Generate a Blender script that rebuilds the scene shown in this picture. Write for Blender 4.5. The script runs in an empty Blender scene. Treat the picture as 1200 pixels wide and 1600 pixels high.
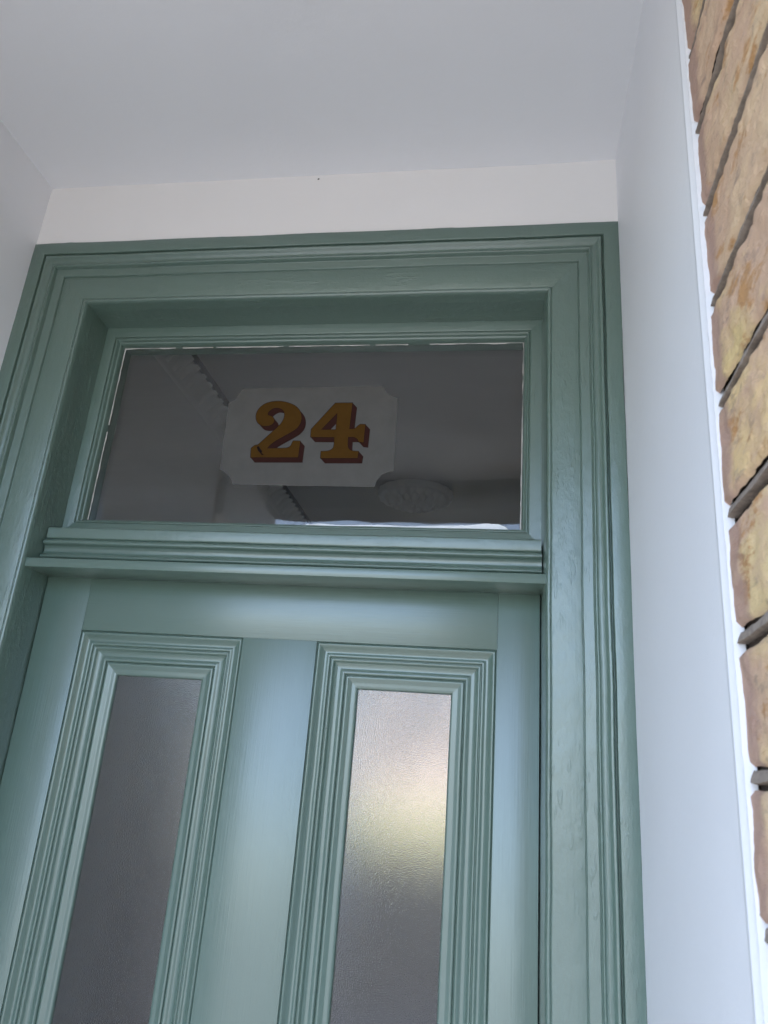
import bpy, bmesh, math, random
from mathutils import Vector, Matrix, noise
from mathutils.geometry import tessellate_polygon
S = bpy.context.scene
C = S.collection
R = math.radians
rnd = random.Random(7)

# ------------------------------------------------------------------ camera
cam_d = bpy.data.cameras.new('camera'); cam = bpy.data.objects.new('camera', cam_d); C.objects.link(cam)
S.camera = cam
cam_d.sensor_fit = 'VERTICAL'; cam_d.sensor_height = 36.0
cam_d.lens = 36.0*1200.65/1600.0
cam_d.clip_start = 0.02; cam_d.clip_end = 500
pit, yaw, rol = R(20.0462), R(9.8687), R(4.5746)
fwd = Vector((-math.sin(yaw)*math.cos(pit), math.cos(yaw)*math.cos(pit), math.sin(pit)))
r0 = Vector((math.cos(yaw), math.sin(yaw), 0)); u0 = r0.cross(fwd)
rr = r0*math.cos(rol)+u0*math.sin(rol); uu = -r0*math.sin(rol)+u0*math.cos(rol)
M = Matrix((rr, uu, -fwd)).transposed().to_4x4()
M.translation = Vector((0.35562, -1.05243, -0.90562))
cam.matrix_world = M
cam_d.dof.use_dof = True; cam_d.dof.focus_distance = 1.2; cam_d.dof.aperture_fstop = 11.0

# ------------------------------------------------------------------ sky and sun
SUN_EL, SUN_ROT = R(64), R(205)
w = bpy.data.worlds.new('World'); S.world = w; w.use_nodes = True
wn = w.node_tree.nodes; bg = wn['Background']
sky = wn.new('ShaderNodeTexSky'); sky.sky_type = 'NISHITA'; sky.sun_disc = False
sky.sun_elevation = SUN_EL; sky.sun_rotation = SUN_ROT
sky.air_density = 1.0; sky.dust_density = 1.8; sky.ozone_density = 3.2
w.node_tree.links.new(sky.outputs[0], bg.inputs[0]); bg.inputs[1].default_value = 0.15
sl = bpy.data.lights.new('sun', 'SUN'); sun = bpy.data.objects.new('sun', sl); C.objects.link(sun)
sl.energy = 3.0; sl.angle = R(0.5); sl.color = (1.0, 0.94, 0.86)
sd = Vector((math.sin(SUN_ROT)*math.cos(SUN_EL), math.cos(SUN_ROT)*math.cos(SUN_EL), math.sin(SUN_EL)))
sun.rotation_euler = sd.to_track_quat('Z', 'Y').to_euler()
S.view_settings.view_transform = 'Standard'; S.view_settings.look = 'None'
S.view_settings.gamma = 1.0; S.view_settings.use_curve_mapping = False
S.view_settings.exposure = 2.65
S.cycles.max_bounces = 14; S.cycles.diffuse_bounces = 8; S.cycles.transmission_bounces = 8
S.cycles.transparent_max_bounces = 12; S.cycles.sample_clamp_indirect = 6

# ------------------------------------------------------------------ helpers
def link(name, me, mat=None, parent=None):
    o = bpy.data.objects.new(name, me); C.objects.link(o)
    if mat: me.materials.append(mat)
    if parent: o.parent = parent
    return o
def thing(name, label, cat, loc=(0, 0, 0), group=None):
    o = bpy.data.objects.new(name, None); C.objects.link(o)
    o.location = loc; o['label'] = label; o['category'] = cat
    if group: o['group'] = group
    return o
def tag(o, label, cat, group=None):
    o['label'] = label; o['category'] = cat
    if group: o['group'] = group
    return o
def unparent_offset(o):                    # children are modelled in world space; keep them there
    if o.parent:
        p = o.parent; loc = Vector((0, 0, 0))
        while p: loc += p.location; p = p.parent
        o.location = -loc
    return o
def mesh(name, vs, fs, mat, parent=None, smooth=None):
    me = bpy.data.meshes.new(name); me.from_pydata([tuple(v) for v in vs], [], fs); me.update()
    o = link(name, me, mat, parent)
    if smooth is not None:
        for p in me.polygons: p.use_smooth = True
        me.set_sharp_from_angle(angle=R(smooth))
    return unparent_offset(o)
def frombm(name, bm, mat, parent=None, smooth=None):
    me = bpy.data.meshes.new(name); bm.to_mesh(me); bm.free()
    o = link(name, me, mat, parent)
    if smooth is not None:
        for p in me.polygons: p.use_smooth = True
        me.set_sharp_from_angle(angle=R(smooth))
    return unparent_offset(o)
def box(name, x0, x1, y0, y1, z0, z1, mat, parent=None, bev=0.0, seg=2, wob=0.0):
    bm = bmesh.new(); bmesh.ops.create_cube(bm, size=1)
    for v in bm.verts:
        v.co = Vector((x0+(v.co.x+.5)*(x1-x0), y0+(v.co.y+.5)*(y1-y0), z0+(v.co.z+.5)*(z1-z0)))
    if bev: bmesh.ops.bevel(bm, geom=bm.edges[:], offset=bev, segments=seg, profile=.5, affect='EDGES')
    return frombm(name, bm, mat, parent, 40 if bev else None)
def rounded(pr, r=.0009):
    out = [Vector(pr[0])]
    for i in range(1, len(pr)-1):
        a, b, c = Vector(pr[i-1]), Vector(pr[i]), Vector(pr[i+1])
        q = min(r, (a-b).length*.45, (c-b).length*.45)
        p0 = b+(a-b).normalized()*q; p2 = b+(c-b).normalized()*q
        out += [p0, (p0+p2)/4+b/2, p2]
    out.append(Vector(pr[-1]))
    return out
def wobble(v, amp, fr=9.0):
    n = noise.noise_vector(v*fr)*amp + noise.noise_vector(v*fr*6)*(amp*.35)
    return v + n
def leg(name, pr, p0, m0, p1, m1, mat, parent, amp=.0006, step=.012, ragged=0.0):
    """sweep a profile of (offset inward, depth) from corner p0 to p1 (x,z); m0, m1 are the inward mitre directions"""
    pr = rounded(pr)
    L = (Vector(p1)-Vector(p0)).length; n = max(2, int(L/step))
    vs, fs = [], []
    for i in range(n+1):
        t = i/n
        for j, q in enumerate(pr):
            a = Vector(p0)+Vector(m0)*q.x; b = Vector(p1)+Vector(m1)*q.x
            c = a.lerp(b, t); v = Vector((c.x, q.y, c.y))
            v = wobble(v, amp)
            if ragged and j < 2:
                e = noise.noise(Vector((v.x*60, 3.3, v.z*60)))*ragged + noise.noise(Vector((v.x*11, 8.3, v.z*11)))*ragged
                v.x += e*(1 if v.x > 0 else -1) if abs(p0[0]-p1[0]) < .01 else 0
                if abs(p0[0]-p1[0]) > .01: v.z += e
            vs.append(v)
    k = len(pr)
    for i in range(n):
        for j in range(k-1):
            fs.append((i*k+j, i*k+j+1, (i+1)*k+j+1, (i+1)*k+j))
    return mesh(name, vs, fs, mat, parent, 50)
def ring(name, pr, x0, x1, z0, z1, mats, parent, amp=.0005, names=None):
    mv, mh = mats
    nm = names or [name]*4
    leg(nm[0], pr, (x0, z0), (1, 1), (x0, z1), (1, -1), mv, parent, amp)
    leg(nm[1], pr, (x0, z1), (1, -1), (x1, z1), (-1, -1), mh, parent, amp)
    leg(nm[2], pr, (x1, z1), (-1, -1), (x1, z0), (-1, 1), mv, parent, amp)
    leg(nm[3], pr, (x1, z0), (-1, 1), (x0, z0), (1, 1), mh, parent, amp)
def sheet(name, o, e1, e2, n1, n2, mat, parent=None, amp=0.0, fr=3.0, nrm=(0, 1, 0)):
    o, e1, e2, nrm = Vector(o), Vector(e1), Vector(e2), Vector(nrm)
    vs = []
    for i in range(n1+1):
        for j in range(n2+1):
            v = o+e1*(i/n1)+e2*(j/n2)
            if amp: v += nrm*amp*(noise.noise(v*fr)+.3*noise.noise(v*fr*4))
            vs.append(v)
    fs = [(i*(n2+1)+j, (i+1)*(n2+1)+j, (i+1)*(n2+1)+j+1, i*(n2+1)+j+1) for i in range(n1) for j in range(n2)]
    return mesh(name, vs, fs, mat, parent, 60)

# ------------------------------------------------------------------ materials
class NT:
    def __init__(s, name):
        s.m = bpy.data.materials.new(name); s.m.use_nodes = True; s.n = s.m.node_tree.nodes; s.l = s.m.node_tree.links
        s.b = s.n['Principled BSDF']; s.out = s.n['Material Output']
        s.tc = s.n.new('ShaderNodeTexCoord')
    def map(s, sc):
        m = s.n.new('ShaderNodeMapping'); m.inputs['Scale'].default_value = sc; s.l.new(s.tc.outputs['Object'], m.inputs[0]); return m.outputs[0]
    def noise(s, sc, scale=1.0, detail=4, rough=.5):
        t = s.n.new('ShaderNodeTexNoise'); t.inputs['Scale'].default_value = scale; t.inputs['Detail'].default_value = detail
        t.inputs['Roughness'].default_value = rough; s.l.new(s.map(sc), t.inputs['Vector']); return t.outputs['Fac']
    def voro(s, sc, scale=1.0, feature='F1', smooth=None):
        t = s.n.new('ShaderNodeTexVoronoi'); t.feature = feature; t.inputs['Scale'].default_value = scale
        s.l.new(s.map(sc), t.inputs['Vector']); return t.outputs['Distance']
    def ramp(s, f, stops):
        r = s.n.new('ShaderNodeValToRGB'); e = r.color_ramp.elements
        e[0].position, e[0].color = stops[0][0], (*stops[0][1], 1) if len(stops[0][1]) == 3 else stops[0][1]
        e[1].position, e[1].color = stops[-1][0], (*stops[-1][1], 1)
        for p, c in stops[1:-1]:
            q = e.new(p); q.color = (*c, 1)
        s.l.new(f, r.inputs[0]); return r.outputs[0]
    def bump(s, h, strength=.3, dist=.001, prev=None):
        b = s.n.new('ShaderNodeBump'); b.inputs['Strength'].default_value = strength; b.inputs['Distance'].default_value = dist
        s.l.new(h, b.inputs['Height'])
        if prev: s.l.new(prev, b.inputs['Normal'])
        return b.outputs[0]
    def mix(s, f, a, b, mode='MIX'):
        m = s.n.new('ShaderNodeMix'); m.data_type = 'RGBA'; m.blend_type = mode
        for i, x in ((0, f), (6, a), (7, b)):
            if hasattr(x, 'links'): s.l.new(x, m.inputs[i])
            else: m.inputs[i].default_value = x if i == 0 else (*x, 1)
        return m.outputs[2]
    def math(s, op, a, b=0.0):
        m = s.n.new('ShaderNodeMath'); m.operation = op
        for i, x in ((0, a), (1, b)):
            if hasattr(x, 'links'): s.l.new(x, m.inputs[i])
            else: m.inputs[i].default_value = x
        return m.outputs[0]
    def col(s, c):
        if hasattr(c, 'links'): s.l.new(c, s.b.inputs['Base Color'])
        else: s.b.inputs['Base Color'].default_value = (*c, 1)
    def set(s, **k):
        for a, v in k.items(): s.b.inputs[a.replace('_', ' ')].default_value = v
    def nrm(s, o): s.l.new(o, s.b.inputs['Normal'])

GREEN = (0.089, 0.141, 0.112)
def green(name, axis, lumpy=0.35, brush=0.5, chips=0.0):
    t = NT(name)
    sc = {'x': (10, 420, 420), 'z': (420, 420, 10)}[axis]
    sc2 = {'x': (16, 60, 60), 'z': (60, 60, 16)}[axis]
    a = t.noise(sc, 1, 3, .6); b = t.noise(sc2, 1, 2, .5)
    v = t.noise((6, 6, 6), 1, 4, .6)
    c = t.mix(v, tuple(x*.93 for x in GREEN), tuple(x*1.07 for x in GREEN))
    t.col(c); t.set(IOR=1.5, Coat_Weight=1.0, Coat_Roughness=.28, Coat_IOR=1.5)
    rg = t.n.new('ShaderNodeMapRange'); rg.inputs[3].default_value = .26; rg.inputs[4].default_value = .36
    t.l.new(b, rg.inputs[0]); t.l.new(rg.outputs[0], t.b.inputs['Roughness'])
    n = t.bump(a, brush, .0008)
    n = t.bump(b, lumpy, .0016, n)
    if chips:
        f = t.ramp(t.noise({'x': (26, 110, 110), 'z': (110, 110, 26)}[axis], 1, 3, .6), [(.56, (0, 0, 0)), (.66, (1, 1, 1))])
        g = t.ramp(t.noise((9, 9, 5), 1, 2), [(.45, (0, 0, 0)), (.6, (1, 1, 1))])
        n = t.bump(t.math('MULTIPLY', f, g), chips, .0013, n)
        d = t.noise((75, 75, 45), 1, 5, .65)
        n = t.bump(d, min(1, chips*1.1), .0022, n)
    t.nrm(n)
    return t.m
g_v = green('green_gloss_vertical', 'z', .20, .45)
g_h = green('green_gloss_horizontal', 'x', .20, .45)
g_old = green('green_gloss_over_old_layers', 'z', .40, .40, .65)
g_oldh = green('green_gloss_over_old_layers_horizontal', 'x', .30, .35, .45)

def plaster(name, col, bump=.25, rough=.55, sc=1.0):
    t = NT(name)
    a = t.noise((55*sc,)*3, 1, 5, .6); b = t.noise((5*sc,)*3, 1, 4, .5); f = t.noise((260*sc,)*3, 1, 2, .5)
    t.col(t.mix(b, tuple(x*.965 for x in col), tuple(min(1, x*1.02) for x in col)))
    t.set(Roughness=rough)
    n = t.bump(a, bump, .0012); n = t.bump(f, bump*.6, .0004, n); n = t.bump(b, bump*.8, .01, n)
    t.nrm(n); return t.m
white = plaster('white_masonry_paint', (.725, .73, .74), .35)
warm_white = plaster('warm_tinted_masonry_paint', (.75, .73, .695), .35)  # wall white with the warm ground bounce tinted into its colour
ceil_m = plaster('white_ceiling_paint', (.695, .70, .71), .40)
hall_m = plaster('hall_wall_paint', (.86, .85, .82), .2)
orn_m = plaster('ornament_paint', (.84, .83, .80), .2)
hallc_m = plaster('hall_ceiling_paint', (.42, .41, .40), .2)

def putty():
    t = NT('old_white_putty'); a = t.noise((300, 300, 300), 1, 4, .7)
    t.col(t.mix(a, (.30, .28, .25), (.66, .64, .60))); t.set(Roughness=.6); t.nrm(t.bump(a, .6, .001)); return t.m
putty_m = putty()
def flatm(name, c, rough=.45, var=.0, sc=80):
    t = NT(name)
    if var:
        a = t.noise((sc, sc, sc), 1, 5, .65)
        t.col(t.mix(a, tuple(x*(1-var) for x in c), tuple(x*(1+var) for x in c)))
    else: t.col(c)
    t.set(Roughness=rough)
    if rough >= .75: t.set(Specular_IOR_Level=.05)
    return t.m
gold_m = flatm('ochre_gilt_paint', (.060, .029, .006), .8, .22, 60)
shade_m = flatm('maroon_shadow_paint', (.028, .011, .009), .8, .15)
line_m = flatm('black_outline_paint', (.008, .005, .005), .8)
film_m = flatm('aged_grey_backing_paint', (.096, .093, .086), .8, .10, 45)

def translucent(m, lo, hi):
    nt = m.node_tree; b = nt.nodes['Principled BSDF']; tc = nt.nodes.new('ShaderNodeTexCoord')
    no = nt.nodes.new('ShaderNodeTexNoise'); no.inputs['Scale'].default_value = 26; no.inputs['Detail'].default_value = 5
    mr = nt.nodes.new('ShaderNodeMapRange'); mr.inputs[1].default_value = .3; mr.inputs[2].default_value = .7
    mr.inputs[3].default_value = lo; mr.inputs[4].default_value = hi
    nt.links.new(tc.outputs['Object'], no.inputs['Vector']); nt.links.new(no.outputs['Fac'], mr.inputs[0]); nt.links.new(mr.outputs[0], b.inputs['Alpha'])
translucent(film_m, .88, .97)
def clear_glass():
    t = NT('old_window_glass'); n, l = t.n, t.l
    n.remove(t.b)
    geo = n.new('ShaderNodeNewGeometry'); fr = n.new('ShaderNodeFresnel')
    mm = t.math('MULTIPLY', geo.outputs['Backfacing'], 1/1.5-1.5)
    l.new(t.math('ADD', mm, 1.5), fr.inputs['IOR'])
    gl = n.new('ShaderNodeBsdfGlossy'); gl.inputs['Roughness'].default_value = .015
    tr = n.new('ShaderNodeBsdfTransparent'); tr.inputs['Color'].default_value = (.95, .96, .95, 1)
    a = t.noise((5, 5, 9), 1, 2, .5); bmp = t.bump(a, .15, .003)
    l.new(bmp, gl.inputs['Normal'])
    mx = n.new('ShaderNodeMixShader'); l.new(fr.outputs[0], mx.inputs[0]); l.new(tr.outputs[0], mx.inputs[1]); l.new(gl.outputs[0], mx.inputs[2])
    # thin film of dust and specks on the pane
    df = n.new('ShaderNodeBsdfDiffuse'); df.inputs['Color'].default_value = (.5, .5, .5, 1)
    sp = t.ramp(t.voro((85, 85, 85), 1), [(.0, (1, 1, 1)), (.045, (.6, .6, .6)), (.065, (0, 0, 0))])
    gate = t.ramp(t.noise((14, 14, 14), 1, 3), [(.56, (0, 0, 0)), (.66, (1, 1, 1))])
    dust = t.math('MULTIPLY', t.math('MULTIPLY', sp, gate), .6)
    film = t.ramp(t.noise((6, 6, 30), 1, 5, .7), [(.35, (0.006,)*3), (.7, (.034,)*3)])
    m2 = n.new('ShaderNodeMixShader'); l.new(t.math('ADD', dust, film), m2.inputs[0])
    l.new(mx.outputs[0], m2.inputs[1]); l.new(df.outputs[0], m2.inputs[2]); l.new(m2.outputs[0], t.out.inputs[0])
    return t.m
def obscured_glass():
    t = NT('pebbled_obscure_glass')
    t.set(Roughness=.035, IOR=1.46, Transmission_Weight=1.0, Base_Color=(.93, .95, .94, 1))
    a = t.noise((560, 560, 560), 1, 2.5, .6); t.nrm(t.bump(a, .30, .0009)); return t.m
glass_m = clear_glass(); obs_m = obscured_glass()

def brickm():
    t = NT('yellow_stock_brick')
    geo = t.n.new('ShaderNodeNewGeometry')
    rp = t.ramp(geo.outputs['Random Per Island'], [(0, (.62, .46, .19)), (.25, (.60, .43, .29)), (.5, (.66, .47, .23)), (.75, (.62, .46, .30)), (1, (.66, .51, .17))])
    a = t.noise((14, 8, 22), 1, 7, .62); b = t.noise((60, 30, 90), 1, 5, .7); c = t.noise((14, 12, 30), 1, 6, .7)
    c1 = t.mix(t.ramp(a, [(.42, (0, 0, 0)), (.58, (1, 1, 1))]), rp, (.54, .36, .24))
    c2 = t.mix(t.ramp(c, [(.55, (0, 0, 0)), (.61, (1, 1, 1))]), c1, (.44, .24, .10))
    c3 = t.mix(t.ramp(b, [(.55, (0, 0, 0)), (.70, (.7, .7, .7))]), c2, (.22, .165, .135))
    # fired purple-brown skin near the arris of the pier
    sx = t.n.new('ShaderNodeSeparateXYZ'); t.l.new(t.tc.outputs['Object'], sx.inputs[0])
    e = t.math('ADD', sx.outputs[1], t.math('MULTIPLY', t.noise((30, 30, 30), 1, 5, .6), .030))
    em = t.ramp(t.math('ADD', t.math('MULTIPLY', e, 10.0), 5.0), [(.35, (0, 0, 0)), (.50, (1, 1, 1))])
    c4 = t.mix(t.math('MULTIPLY', em, .85), c3, (.36, .23, .18))
    t.col(c4); t.set(Roughness=.85)
    n = t.bump(b, .8, .004); n = t.bump(t.noise((240,)*3, 1, 4, .7), .8, .002, n); t.nrm(n)
    return t.m
brick_m = brickm()
mort_m = flatm('dark_soot_mortar', (.075, .060, .050), .95, .4, 90)
rib_m = flatm('grey_ribbon_pointing', (.25, .21, .175), .95, .6, 150)

# ------------------------------------------------------------------ ground and street side
gm = NT('paving'); gv = gm.noise((2, 2, 2), 1, 6, .6); gm.col(gm.mix(gv, (.15, .152, .155), (.20, .202, .205))); gm.set(Roughness=.9)
g = sheet('ground', (-150, -150, -2.75), (300, 0, 0), (0, 300, 0), 2, 2, gm.m); g['kind'] = 'structure'

# ------------------------------------------------------------------ house shell round the porch
A0 = .5218
facade_m = flatm('house_wall_brick', (.36, .27, .19), .9, .2, 12)
FY, HT = -1.30, 1.2
hs = thing('house', 'yellow brick terraced house holding the porch', 'house', (0, .2, -2.6))
box('wall', -5, -A0-.003, -.775, -.004, -2.75, HT, facade_m, hs)         # left of the porch
box('wall', A0+.02, 5, FY, -.004, -2.75, HT, facade_m, hs)            # right of the porch
box('sky_block_beam', -.62, -.50, FY+.003, -.778, -.15, .158, white, hs, .004)  # unseen beam, added to block sky from the fanlight's left reflection
box('canopy_roof', -1.6, -A0-.004, FY, -.776, .16, HT, facade_m, hs)
box('wall', -A0-.003, A0+.02, FY, -.004, .16, HT, facade_m, hs)       # over the porch
vs = []; fs = []                                                         # shallow brick arch across the mouth of the porch
for i in range(61):
    x = -.53+1.07*i/60
    for y, dz in ((-1.15, .18), (-1.15, 0), (FY+.002, 0), (FY+.002, .18)):
        zb = .019+.010*x+.0035*noise.noise(Vector((x*9, 2, 2)))
        vs.append((x, y, zb if dz == 0 else .18))
for i in range(60):
    for k in range(3): fs.append((i*4+k, i*4+k+1, i*4+k+5, i*4+k+4))
mesh('arch', vs, fs, flatm('dark_grey_arch_brick', (.14, .14, .15), .9, .35, 25), hs)  # arch in one dark bluish grey, tone varied at random
box('wall', -5, -A0-.003, .0, .16, -2.75, HT, facade_m, hs)
box('wall', A0+.003, 5, .0, .16, -2.75, HT, facade_m, hs)
box('wall', -A0-.003, A0+.003, .010, .16, .004, HT, facade_m, hs)
box('wall', -5, -4.8, .16, 7.4, -2.75, HT, facade_m, hs)
box('wall', 4.8, 5, .16, 7.4, -2.75, HT, facade_m, hs)
box('roof', -5.1, 5.1, FY-.05, 7.6, HT, HT+.15, flatm('slate', (.09, .09, .10), .7), hs)

# porch lining: rendered and painted white
pw = sheet('porch_wall', (-A0, .02, -2.75), (0, -.77, 0), (0, 0, 2.90), 20, 100, white, None, .0012, 5, (1, 0, 0))
tag(pw, 'smooth white painted porch side wall left of the door', 'wall')
pw2 = sheet('porch_wall', (A0, .02, -2.75), (0, -.4548, 0), (0, 0, 2.90), 20, 100, white, None, .0009, 5, (1, 0, 0))
tag(pw2, 'smooth white painted porch side wall between green frame and brick pier', 'wall')
pw3 = sheet('porch_wall', (-A0-.002, .003, -.02), (2*A0+.004, 0, 0), (0, 0, .17), 60, 10, warm_white, None, .0010, 5, (0, 1, 0))
tag(pw3, 'narrow white painted wall strip above the green door frame', 'wall')
sp = mesh('nail_hole', [(.0045+.0019*math.cos(a*.9)*(1+.3*math.sin(a*2)), .0014, .1215+.0017*math.sin(a*.9)) for a in range(7)], [tuple(range(7))], flatm('dirt', (.03, .028, .025), .9), pw3)
pc = sheet('porch_ceiling', (-A0-.002, .01, .1315), (2*A0+.004, 0, 0), (0, -1.16, 0), 60, 60, ceil_m, None, .0022, 4, (0, 0, 1))
tag(pc, 'white painted porch ceiling sloping away overhead', 'ceiling')

# ------------------------------------------------------------------ painted arris and brick pier on the right
BX = .5268
ed = []; fs = []
n = 620
for i in range(n+1):
    z = -1.75+(2.0)*i/n
    q = Vector((0, 1.7, z))
    j = noise.noise(q*55)*.0020+noise.noise(q*160)*.0014+noise.noise(q*9)*.0012
    w2 = noise.noise(Vector((5, 2, z*7)))*.0012
    j *= .75
    ed += [(A0+.0020, -.4325, z), (A0-.0012, -.4345, z), (A0-.0008+w2*.2, -.4385+w2*.5, z), (BX-.0030, -.4425, z), (BX-.0034, -.4470+j, z), (BX+.005, -.4478+j, z)]
for i in range(n):
    for k in range(5): fs.append((i*6+k, i*6+k+1, (i+1)*6+k+1, (i+1)*6+k))
ar = mesh('painted_edge', ed, fs, white, None, 70)
tag(ar, 'ragged white painted corner edge where the plaster meets the bricks', 'wall edge')

bw = thing('brick_pier', 'weathered yellow stock brick pier right of the white wall', 'brick wall', (BX+.02, -.6, -2.75))
def bricks():
    vs, fs = [], []
    P = .0993
    for c in range(-17, 8):
        zt = -.181-P*c-.0085; zb = zt-P+.0155
        zt += rnd.uniform(-.002, .002); zb += rnd.uniform(-.002, .002)
        y = -.4425-rnd.uniform(0, .0015); first = True
        while y > FY:
            ln = .225 if (c % 2 or not first) else .34
            y2 = max(y-ln, FY-.002); first = False
            ny, nz = max(3, int((y-y2)/.004)), 20
            base = len(vs); tilt = rnd.uniform(-.0012, .0012); off = rnd.uniform(-.0015, .001)
            for i in range(ny+1):
                for j in range(nz+1):
                    u, v = i/ny, j/nz
                    yy = y+(y2-y)*u; zz = zb+(zt-zb)*v
                    p = Vector((c*3.1, yy, zz))
                    eu = min(u*(y-y2), (1-u)*(y-y2)); ev = min(v*(zt-zb), (1-v)*(zt-zb))
                    if first is False and i == 0 and y > -.45: eu = .004
                    rd = .0035*max(0, 1-ev/.0035)**2+.003*max(0, 1-eu/.003)**2
                    h = noise.noise(p*28)*.0024+noise.noise(p*75)*.0016+noise.noise(p*160)*.0010
                    h *= min(1, .25+eu/.02)
                    e2 = noise.noise(p*45+Vector((9, 0, 0)))*.0018
                    zz2 = zz+(e2 if j in (0, nz) else 0)
                    vs.append((BX+rd+off+tilt*(v-.5)*2-h, yy, zz2))
            for i in range(ny):
                for j in range(nz):
                    a = base+i*(nz+1)+j
                    fs.append((a, a+nz+1, a+nz+2, a+1))
            y = y2-.010
    return vs, fs
v_, f_ = bricks()
mesh('brickwork', v_, f_, brick_m, bw, 70)
mesh('mortar_bed', *(lambda s: s)(([(BX+.0075, -.4425, -2.75), (BX+.0075, FY-.003, -2.75), (BX+.0075, FY-.003, .16), (BX+.0075, -.4425, .16)], [(0, 1, 2, 3)])), mort_m, bw)
vs, fs = [], []
P = .0993
for c in range(-17, 9):
    zc = -.181-P*c; base = len(vs); nn = 260
    for i in range(nn+1):
        y = -.4438+(FY+.4438)*i/nn
        p = Vector((c*7.7, y, 0)); wv = noise.noise(p*14)*.0018
        th = .0056+noise.noise(p*40)*.0016
        out = .0022+noise.noise(p*30+Vector((0, 0, 5)))*.0022
        out *= min(1, .35+i/3)
        for dx, dz in ((.009, th*1.0), (.0022, th*.85), (.0014-out*.3, th*.2), (.0006-out*.5, -th*.55), (.0035, -th*.72), (.009, -th*.68)):
            h = noise.noise(Vector((dx*300, y*150, dz*300+c)))*.0014
            vs.append((BX+dx+h, y, zc+wv+dz+h))
    for i in range(nn):
        for k in range(5): fs.append((base+i*6+k, base+i*6+k+1, base+(i+1)*6+k+1, base+(i+1)*6+k))
mesh('ribbon_pointing', vs, fs, rib_m, bw, 60)

# ------------------------------------------------------------------ door frame
fr = thing('door_frame', 'sage green painted timber door frame with moulded architrave', 'door frame', (0, .07, -2.6))
prof = [(0, .030), (0, .0), (.0235, .0005), (.0242, .0085), (.0258, .0085), (.0268, .0030), (.0285, .0008), (.0315, .0016), (.0345, .0060), (.0385, .0085), (.0425, .0085),
        (.0440, .0068), (.0458, .0070), (.0472, .0105), (.0478, .0165), (.0620, .0170), (.0625, .0218), (.0632, .0219), (.0638, .0212), (.1044, .0266), (.1048, .0278), (.1053, .0278), (.1060, .0266),
        (.1080, .0258), (.1108, .0272), (.1128, .0320), (.1138, .0400), (.1150, .0500), (.1165, .1030), (.1172, .1500)]
ZB = -2.75
leg('jamb', prof, (-A0, ZB), (1, 0), (-A0, 0), (1, -1), g_old, fr, .0009, .008, .0012)
leg('head', prof, (-A0, 0), (1, -1), (A0, 0), (-1, -1), g_oldh, fr, .0008, .008, .0012)
leg('jamb', prof, (A0, 0), (-1, -1), (A0, ZB), (-1, 0), g_old, fr, .0009, .008, .0012)

box('rebate', -.425, -.392, .1415, .150, ZB, -.6065, g_v, fr)
box('rebate', .392, .425, .1415, .150, ZB, -.6065, g_v, fr)
# transom bar
tb = box('transom_bar', -.4170, .4170, .0340, .118, -.6078, -.5930, g_h, fr, .0012)
def hprof(name, pr, x0, x1, mat, parent, amp=.0005, step=.006):
    pr = rounded([Vector(p) for p in pr], .0008); n = int((x1-x0)/step); vs = []; fs = []
    for i in range(n+1):
        x = x0+(x1-x0)*i/n
        for (z, y) in pr: vs.append(wobble(Vector((x, y, z)), amp))
    k = len(pr)
    # end caps close the section
    for i in range(n):
        for j in range(k-1): fs.append((i*k+j, i*k+j+1, (i+1)*k+j+1, (i+1)*k+j))
    fs.append(tuple(range(k))); fs.append(tuple(range(n*k+k-1, n*k-1, -1)))
    return mesh(name, vs, fs, mat, parent, 50)
hprof('moulding', [(-.5480, .100), (-.5480, .070), (-.5515, .0655), (-.5550, .0610), (-.5585, .0605), (-.5612, .0630), (-.5622, .0660), (-.5665, .0685), (-.5720, .0690), (-.5765, .0660), (-.5785, .0615), (-.5815, .0598), (-.5842, .0615), (-.5850, .0655), (-.5915, .0665), (-.5915, .100)], -.4045, .4045, g_oldh, tb)
hprof('sill', [(-.5285, .128), (-.5290, .100), (-.5303, .0660), (-.5320, .0645), (-.5480, .0648), (-.5499, .0665), (-.5499, .128)], -.4035, .4035, g_oldh, tb)
box('stop', -.404, .404, .0985, .150, -.6061, -.5480, g_h, tb)

# ------------------------------------------------------------------ fanlight
fl = thing('fanlight', 'rectangular glazed fanlight above the green door', 'window', (0, .12, -.54))
sprof = [(0, .1035), (.0190, .1042), (.0195, .1080), (.0206, .1082), (.0212, .1065), (.0232, .1062), (.0248, .1085), (.0258, .1125), (.0282, .1135), (.0296, .1175), (.0306, .1235), (.0309, .1330), (.0309, .150)]
SX, SZ1, SZ0 = .4053, -.1165, -.5276
g_s = green('green_gloss_sash', 'z', .3, .25, .5); g_sh = green('green_gloss_sash_rail', 'x', .2, .25, .3)
ring('sash_rail', sprof, -SX, SX, SZ0, SZ1, (g_s, g_sh), fl, .0006, ['sash_stile', 'sash_rail', 'sash_stile', 'sash_rail'])
gx, gz1, gz0 = SX-.0300, SZ1-.0300, SZ0+.0300
gp = box('glass_pane', -gx, gx, .1265, .1290, gz0, gz1, glass_m, fl)
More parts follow.
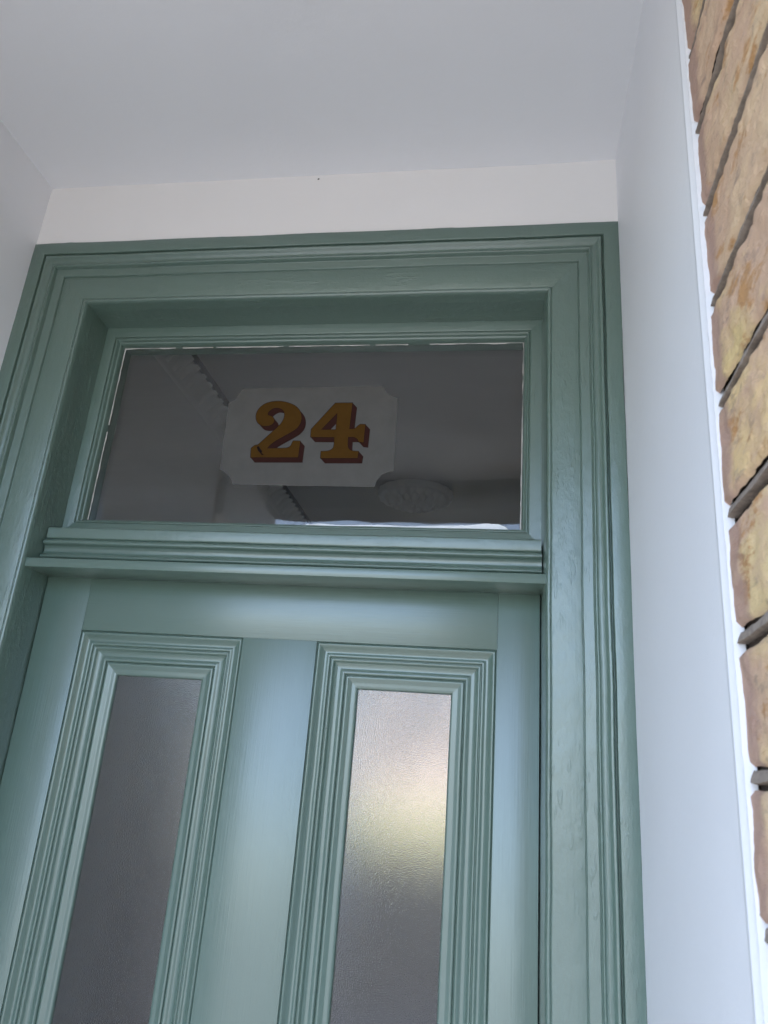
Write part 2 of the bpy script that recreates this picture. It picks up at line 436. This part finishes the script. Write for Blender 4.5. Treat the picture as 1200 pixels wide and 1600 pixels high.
# ragged putty and stray white paint round the glass
def ragged_strip(x0, z0, x1, z1, nx, nz, wmin, wmax, gap, seed, step=.0035):
    vs, fs = [], []
    L = math.hypot(x1-x0, z1-z0); n = int(L/step); ok = []
    for i in range(n+1):
        t = i/n; x, z = x0+(x1-x0)*t, z0+(z1-z0)*t
        q = Vector((x*1.0, seed, z))
        wd = wmin+(wmax-wmin)*max(0, .35+noise.noise(q*26)*.9+noise.noise(q*110)*.6)
        on = (noise.noise(q*18+Vector((4, 4, 4)))+.4*noise.noise(q*80)) > gap
        ok.append(on)
        for (o, d) in ((-.0015, .1262), (0.0, .1248), (wd*.6, .1252), (wd, .1262)):
            vs.append((x+nx*o, d, z+nz*o))
    for i in range(n):
        if ok[i] and ok[i+1]:
            for k in range(3): fs.append((i*4+k, i*4+k+1, (i+1)*4+k+1, (i+1)*4+k))
    return vs, fs
V, F = [], []
ex, et, eb = SX-.0311, SZ1-.0311, SZ0+.0311
for a in ((-ex, eb, -ex, et, 1, 0, .0005, .0020, -.60, 1.0), (ex, eb, ex, et, -1, 0, .0004, .0019, -.60, 2.0), (-ex, et, ex, et, 0, -1, .0003, .0019, -.22, 3.0), (-ex, eb, -ex+.05, eb, 0, 1, .0003, .003, .1, 4.0)):
    v, f = ragged_strip(*a); b = len(V); V += v; F += [tuple(i+b for i in q) for q in f]
mesh('putty_line', V, F, putty_m, fl, 80)

TWO = [(-93.7, -372.5, 1), (-94.9, -354.4, 1), (-89.2, -349.4), (-83.5, -348.2, 1), (-73.2, -336.7), (-60.1, -322.2), (-48.8, -309.3), (-43.3, -298.6), (-42.3, -288.8), (-45.5, -280.4), (-53.0, -275.9), (-61.8, -275.2), (-68.9, -279.4), (-73.1, -285.3), (-72.6, -289.3, 1), (-65.1, -292.1), (-60.3, -297.4), (-59.9, -303.7), (-64.0, -308.8), (-72.3, -311.2), (-81.1, -310.3), (-88.7, -305.6), (-93.7, -297.5), (-94.7, -286.9), (-91.1, -276.3), (-82.5, -267.6), (-70.0, -262.9), (-54.8, -261.7), (-39.2, -264.6), (-25.5, -270.6), (-15.8, -280.0), (-10.8, -291.6), (-10.8, -304.4), (-17.0, -315.9), (-27.7, -324.4), (-41.5, -333.2), (-53.4, -341.2), (-61.9, -349.2), (-65.5, -354.9, 1), (-45.3, -354.3), (-30.5, -353.5), (-24.1, -350.1), (-21.6, -343.3), (-19.9, -339.9, 1), (-7.3, -340.3, 1), (-7.7, -371.7, 1)]
FOUR = [(47.9, -265.6, 1), (79.0, -265.2, 1), (78.0, -316.8, 1), (87.3, -315.6), (92.6, -310.4), (96.9, -307.2, 1), (105.7, -307.6, 1), (105.2, -342.5, 1), (96.8, -341.5, 1), (93.7, -335.9), (87.8, -332.5), (77.4, -332.1, 1), (78.2, -348.3), (81.6, -355.4), (88.0, -358.4), (98.2, -359.2, 1), (97.3, -372.1, 1), (32.1, -372.7, 1), (32.0, -359.8, 1), (43.6, -358.8), (50.9, -355.2), (53.4, -348.4), (53.0, -332.7, 1), (10.2, -332.5, 1), (9.7, -317.0, 1)]
HOLE = [(53.6, -285.2, 1), (27.8, -318.0, 1), (54.1, -318.0, 1)]
PANEL = [(-150.3, -265.2), (-147.0, -395.3), (-138.1, -400.1), (-127.4, -408.5), (-121.3, -418.1), (-119.3, -424.0), (130.9, -424.8), (133.4, -414.3), (141.2, -402.5), (151.7, -396.5), (161.4, -395.2), (159.4, -256.1), (147.8, -252.3), (136.9, -243.3), (130.3, -231.7), (-126.7, -235.1), (-132.3, -247.0), (-138.1, -257.4)]
def poly2(pts):
    """catmull-rom through runs of smooth points; third entry marks a corner"""
    n = len(pts); out = []
    for i in range(n):
        p0, p1, p2, p3 = pts[i-1], pts[i], pts[(i+1) % n], pts[(i+2) % n]
        a, b = Vector(p1[:2]), Vector(p2[:2])
        c1, c2 = len(p1) > 2, len(p2) > 2
        if c1 and c2: out.append(a); continue
        m1 = (b-Vector(p0[:2]))/2 if not c1 else (b-a)
        m2 = (Vector(p3[:2])-a)/2 if not c2 else (b-a)
        for k in range(5):
            t = k/5
            out.append(a*(2*t**3-3*t**2+1)+m1*(t**3-2*t**2+t)+b*(-2*t**3+3*t**2)+m2*(t**3-t**2))
    return out
def flat(name, loops, y, mat, parent):
    tri = tessellate_polygon([[Vector((p.x, p.y, 0)) for p in L] for L in loops])
    pts = [p for L in loops for p in L]
    return [(p.x/1000, y, p.y/1000) for p in pts], [tuple(t) for t in tri]
np_ = None
pan = [Vector(p) for p in PANEL]
v, f = flat('p', [pan], .12635, film_m, fl)
num = mesh('number_panel', v, f, film_m, fl)
SHV = Vector((9.0, -9.6))
def digit(name, outer, holes):
    loops = [poly2(outer)]+[poly2(h) for h in holes]
    v, f = flat(name, loops, .1256, gold_m, num)
    V, F, MI = list(v), list(f), [0]*len(f)
    # black keyline round the face, then the maroon block shade sweeping down and right
    for L in loops:
        n = len(L)
        for i in range(n):
            a, b = L[i], L[(i+1) % n]
            d = (b-a)
            if d.length < 1e-6: continue
            d.normalize(); nn = Vector((-d.y, d.x))*.65; e = d*.3
            y = .12566+(i % 40)*.000001; k = len(V)
            V += [((p.x)/1000, y, (p.y)/1000) for p in (a-e+nn, b+e+nn, b+e-nn, a-e-nn)]; F.append((k, k+1, k+2, k+3)); MI.append(1)
    cnt = 0
    for L in loops:
        n = len(L)
        for i in range(n):
            a, b = L[i], L[(i+1) % n]
            if (b-a).length < 1e-6: continue
            y = .12574+cnt*.0000012; cnt += 1; k = len(V)
            V += [((p.x)/1000, y, (p.y)/1000) for p in (a, b, b+SHV, a+SHV)]; F.append((k, k+1, k+2, k+3)); MI.append(2)
    k = len(V); V += [(p[0]+SHV.x/1000, .12602, p[2]+SHV.y/1000) for p in v]
    F += [tuple(i+k for i in q) for q in f]; MI += [2]*len(f)
    if name == 'digit_two':
        k = len(V); bl = [(-85, -352), (-81, -351), (-78, -356), (-74, -360), (-74.5, -364), (-70, -366.5), (-73.5, -368), (-77, -364), (-82, -359)]
        V += [(x/1000, .12552, z/1000) for x, z in bl]; F.append(tuple(range(k, k+len(bl)))); MI.append(1)
    me = bpy.data.meshes.new(name); me.from_pydata(V, [], F); me.update()
    for m in (gold_m, line_m, shade_m): me.materials.append(m)
    for p, i in zip(me.polygons, MI): p.material_index = i
    o = bpy.data.objects.new(name, me); C.objects.link(o); o.parent = num
    unparent_offset(o)
    return o
digit('digit_two', TWO, []); digit('digit_four', FOUR, [HOLE])
# white strip painted in to brighten the sky reflection along the bottom of the pane
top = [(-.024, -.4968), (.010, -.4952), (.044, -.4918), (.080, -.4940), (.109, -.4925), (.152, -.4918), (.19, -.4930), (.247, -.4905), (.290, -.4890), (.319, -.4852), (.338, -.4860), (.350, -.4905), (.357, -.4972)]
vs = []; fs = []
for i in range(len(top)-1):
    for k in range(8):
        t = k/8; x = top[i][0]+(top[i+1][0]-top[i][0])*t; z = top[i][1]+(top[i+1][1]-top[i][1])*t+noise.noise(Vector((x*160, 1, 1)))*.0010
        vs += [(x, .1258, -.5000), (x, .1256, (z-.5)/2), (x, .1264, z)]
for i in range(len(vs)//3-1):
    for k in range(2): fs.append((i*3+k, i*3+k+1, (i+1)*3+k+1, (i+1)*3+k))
mesh('sky_glint_strip', vs, fs, flatm('sky_strip_white', (.84, .86, .88), .15, .05, 200), fl, 60)

# ------------------------------------------------------------------ door
dr = thing('front_door', 'sage green panelled front door with two tall obscured glass panes', 'door', (0, .12, -2.6))
XO, P1, P2, ZT, ZP = .0087, .0590, .3332, -.694, -1.72
DY = .0962; DT = .140; E = .4036
xs = (XO-P2, XO-P1, XO+P1, XO+P2)
box('stile', -E, xs[0], DY, DT, -2.74, -.6075, g_v, dr, .0002)
box('stile', xs[3], E, DY+.0001, DT, -2.74, -.6075, g_v, dr, .0002)
box('rail', xs[0]+.0002, xs[3]-.0002, DY+.0002, DT, ZT, -.6078, g_h, dr, .0002)
box('muntin', xs[1], xs[2], DY+.0001, DT, ZP+.0002, ZT-.0002, g_v, dr, .0002)
box('rail', xs[0]+.0002, xs[3]-.0002, DY+.0003, DT, ZP-.22, ZP, g_h, dr, .0006)
box('rail', xs[0]+.0002, xs[3]-.0002, DY+.0003, DT, -2.74, -2.50, g_h, dr, .0006)
box('muntin', xs[1], xs[2], DY+.0001, DT, -2.4998, ZP-.2202, g_v, dr, .0006)
mp = [(-.0002, DY+.012), (0, DY+.0030), (.0010, DY+.0030), (.0020, DY+.0012), (.0036, DY-.0004), (.0060, DY+.0006), (.0095, DY+.0040), (.0130, DY+.0066), (.0160, DY+.0068), (.0188, DY+.0050), (.0212, DY+.0052),
      (.0222, DY+.0070), (.0228, DY+.0092), (.0236, DY+.0094), (.0243, DY+.0080), (.0262, DY+.0080), (.0276, DY+.0092), (.0290, DY+.0120), (.0330, DY+.0142), (.0375, DY+.0146), (.0410, DY+.0128), (.0440, DY+.0122), (.0458, DY+.0140),
      (.0464, DY+.0172), (.0471, DY+.0172), (.0476, DY+.0146), (.0500, DY+.0138), (.0525, DY+.0148), (.0570, DY+.0170), (.0620, DY+.0172), (.0650, DY+.0180), (.0664, DY+.0205), (.0668, DY+.0260)]
g_mv = green('green_gloss_moulding', 'z', .10, .12); g_mh = green('green_gloss_moulding_across', 'x', .10, .12)
for (a, b) in ((xs[0], xs[1]), (xs[2], xs[3])):
    ring('moulding', mp, a, b, ZP, ZT, (g_mv, g_mh), dr, .0004)
    box('glass_pane', a+.064, b-.064, DY+.0215, DY+.0255, ZP+.064, ZT-.064, obs_m, dr)
    box('lower_panel', a, b, DY+.014, DT-.01, -2.5, ZP-.22, g_v, dr)

# ------------------------------------------------------------------ hallway behind the door
HX0, HX1, HZ, HY = -.71, .80, .36, 7.0
hw = thing('hallway', 'dim pale hallway seen through the glass', 'hallway', (0, .3, -2.6))
def quad(name, pts, mat, parent): return mesh(name, pts, [(0, 1, 2, 3)], mat, parent)
HW = -1.25; YW = 2.75
quad('wall', [(HX0, .165, -2.6), (HX0, YW, -2.6), (HX0, YW, HZ+.03), (HX0, .165, HZ+.03)], hall_m, hw)
quad('wall', [(HW, YW, -2.6), (HW, HY, -2.6), (HW, HY, HZ), (HW, YW, HZ)], hall_m, hw)
quad('wall', [(HW, YW, -2.6), (HX0, YW, -2.6), (HX0, YW, HZ+.03), (HW, YW, HZ+.03)], hall_m, hw)
quad('wall', [(HX1, .165, -2.6), (HX1, HY, -2.6), (HX1, HY, HZ), (HX1, .165, HZ)], hall_m, hw)
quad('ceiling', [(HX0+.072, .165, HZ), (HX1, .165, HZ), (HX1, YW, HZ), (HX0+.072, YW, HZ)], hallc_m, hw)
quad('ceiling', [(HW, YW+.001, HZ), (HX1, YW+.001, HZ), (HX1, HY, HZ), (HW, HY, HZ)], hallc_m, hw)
box('shadow_slot', HX0-.01, HX0+.085, .165, YW, HZ+.020, HZ+.028, flatm('slot_shadow_dark', (.05, .047, .043), .9), hw)  # dark sheet stands in for the shadow behind the cornice leaf tips
flo = flatm('dark_floor_tiles', (.055, .05, .045), .5, .25, 6)
quad('floor', [(HW, .0, -2.6), (HX1, .0, -2.6), (HX1, HY, -2.6), (HW, HY, -2.6)], flo, hw)
dado_m = flatm('brown_hall_paint', (.05, .04, .035), .7, .15, 4)
# front end wall round the frame and the far end wall with its opening
for (x0, x1, z0, z1) in ((HX0, -.42, -2.6, HZ), (.42, HX1, -2.6, HZ), (-.42, .42, -.10, HZ)):
    quad('wall', [(x0, .163, z0), (x1, .163, z0), (x1, .163, z1), (x0, .163, z1)], hall_m, hw)
for (x0, x1, z0, z1) in ((-5, -1.18, -2.75, 3), (.60, 5, -2.75, 3), (-1.18, .60, .30, 3), (-1.18, .60, -2.75, -1.45)):
    box('wall', x0, x1, HY, HY+.2, z0, z1, dado_m, hw)
hd = box('added_dark_band_panel', HX0-.01, HX0+.012, 1.22, 2.05, -2.6, -.62, flatm('dark_band_brown', (.05, .032, .022), .35, .2, 8), hw, .002)  # invented dark panel, stands in for the dark band in the left pane
# plaster cornice with leaf ornament down the left side of the ceiling
co = thing('plaster_cornice', 'pale plaster cornice with leaf ornament seen through the fanlight', 'cornice', (HX0, 2, HZ))
cp = [(HX0, HZ-.085), (HX0+.006, HZ-.080), (HX0+.006, HZ-.070), (HX0+.016, HZ-.058), (HX0+.036, HZ-.034), (HX0+.050, HZ-.022), (HX0+.052, HZ-.010), (HX0+.040, HZ-.006), (HX0+.036, HZ+.002)]
vs = []; fs = []
for i in range(2):
    for (x, z) in cp: vs.append((x, (.17, YW)[i], z))
k = len(cp); fs = [(j, j+1, k+j+1, k+j) for j in range(k-1)]
mesh('coving', vs, fs, orn_m, co, 60)
vs, fs = [], []
yy = .60
while yy < 2.70:
    b = len(vs)
    for i in range(7):
        for j in range(5):
            u, v = i/6, (j/4-.5)*2
            wd = .026*(math.sin(math.pi*(.12+.80*u))**.6)*(1+.22*math.sin(u*19))
            cx = HX0+.012+.055*u; cz = HZ-.066+.052*u+.010*math.sin(u*3.1)
            bul = .006*(1-v*v)+.003*math.cos(v*6)
            vs.append((cx+bul*.7, yy+v*wd+.004*noise.noise(Vector((i*3, yy*9, j))), cz-bul*.7-(.006*u*u)))
    for i in range(6):
        for j in range(4):
            a = b+i*5+j; fs.append((a, a+5, a+6, a+1))
    yy += .056
mesh('leaf_band', vs, fs, orn_m, co, 60)
# ceiling rose with pendant cord
ro = thing('ceiling_rose', 'round carved plaster ceiling rose in the hallway behind the fanlight', 'ceiling rose', (-.06, 2.12, HZ))
vs, fs = [], []
NR, NA = 22, 120
for i in range(NR+1):
    for j in range(NA):
        t = i/NR; an = 2*math.pi*j/NA
        r = .165*(1-t)*(1+.035*abs(math.sin(an*9))*(1-t))
        h = .014+.030*t**.7+.020*abs(math.sin(an*(9 if t < .5 else 6)+t*2))*math.sin(t*math.pi)+.008*math.sin(t*26)
        if i == 0: h = -.002
        vs.append((-.06+r*math.cos(an), 2.12+r*math.sin(an), HZ-h))
for i in range(NR):
    for j in range(NA):
        a, b2 = i*NA+j, i*NA+(j+1) % NA
        fs.append((a, b2, b2+NA, a+NA))
mesh('rosette', vs, fs, orn_m, ro, 50)

# garden seen through the far opening
def rendm():
    t = NT('patchy_cream_render')
    a = t.noise((1.1, 1.1, .8), 1, 3, .5)
    t.col(t.ramp(a, [(.42, (.016, .012, .012)), (.47, (.055, .038, .030)), (.51, (.11, .078, .060)), (.55, (.26, .195, .155))]))
    t.set(Roughness=.9); return t.m
hm = flatm('hedge_leaves', (.10, .13, .012), .7, .5, 14)
vs, fs = [], []
for i in range(5200):
    x, y, z = rnd.uniform(-2.2, 2.2), rnd.uniform(10.0, 10.7), rnd.uniform(-2.75, -1.02)
    z = min(z, -1.08+.10*noise.noise(Vector((x*3, y*3, 0))))
    a = Vector((rnd.gauss(0, 1), rnd.gauss(0, 1), rnd.gauss(0, 1))).normalized()*.05; b = a.orthogonal().normalized()*.03
    c = Vector((x, y, z)); k = len(vs); vs += [c-a, c+b, c+a, c-b]; fs.append((k, k+1, k+2, k+3))
tag(mesh('garden_hedge', vs, fs, hm), 'blurred green hedge showing low through the right door pane', 'hedge')
gw = box('garden_wall', -6, 6, 15.0, 15.3, -2.75, 2.5, rendm())
tag(gw, 'blurred pale pinkish wall showing through the right door pane', 'wall')
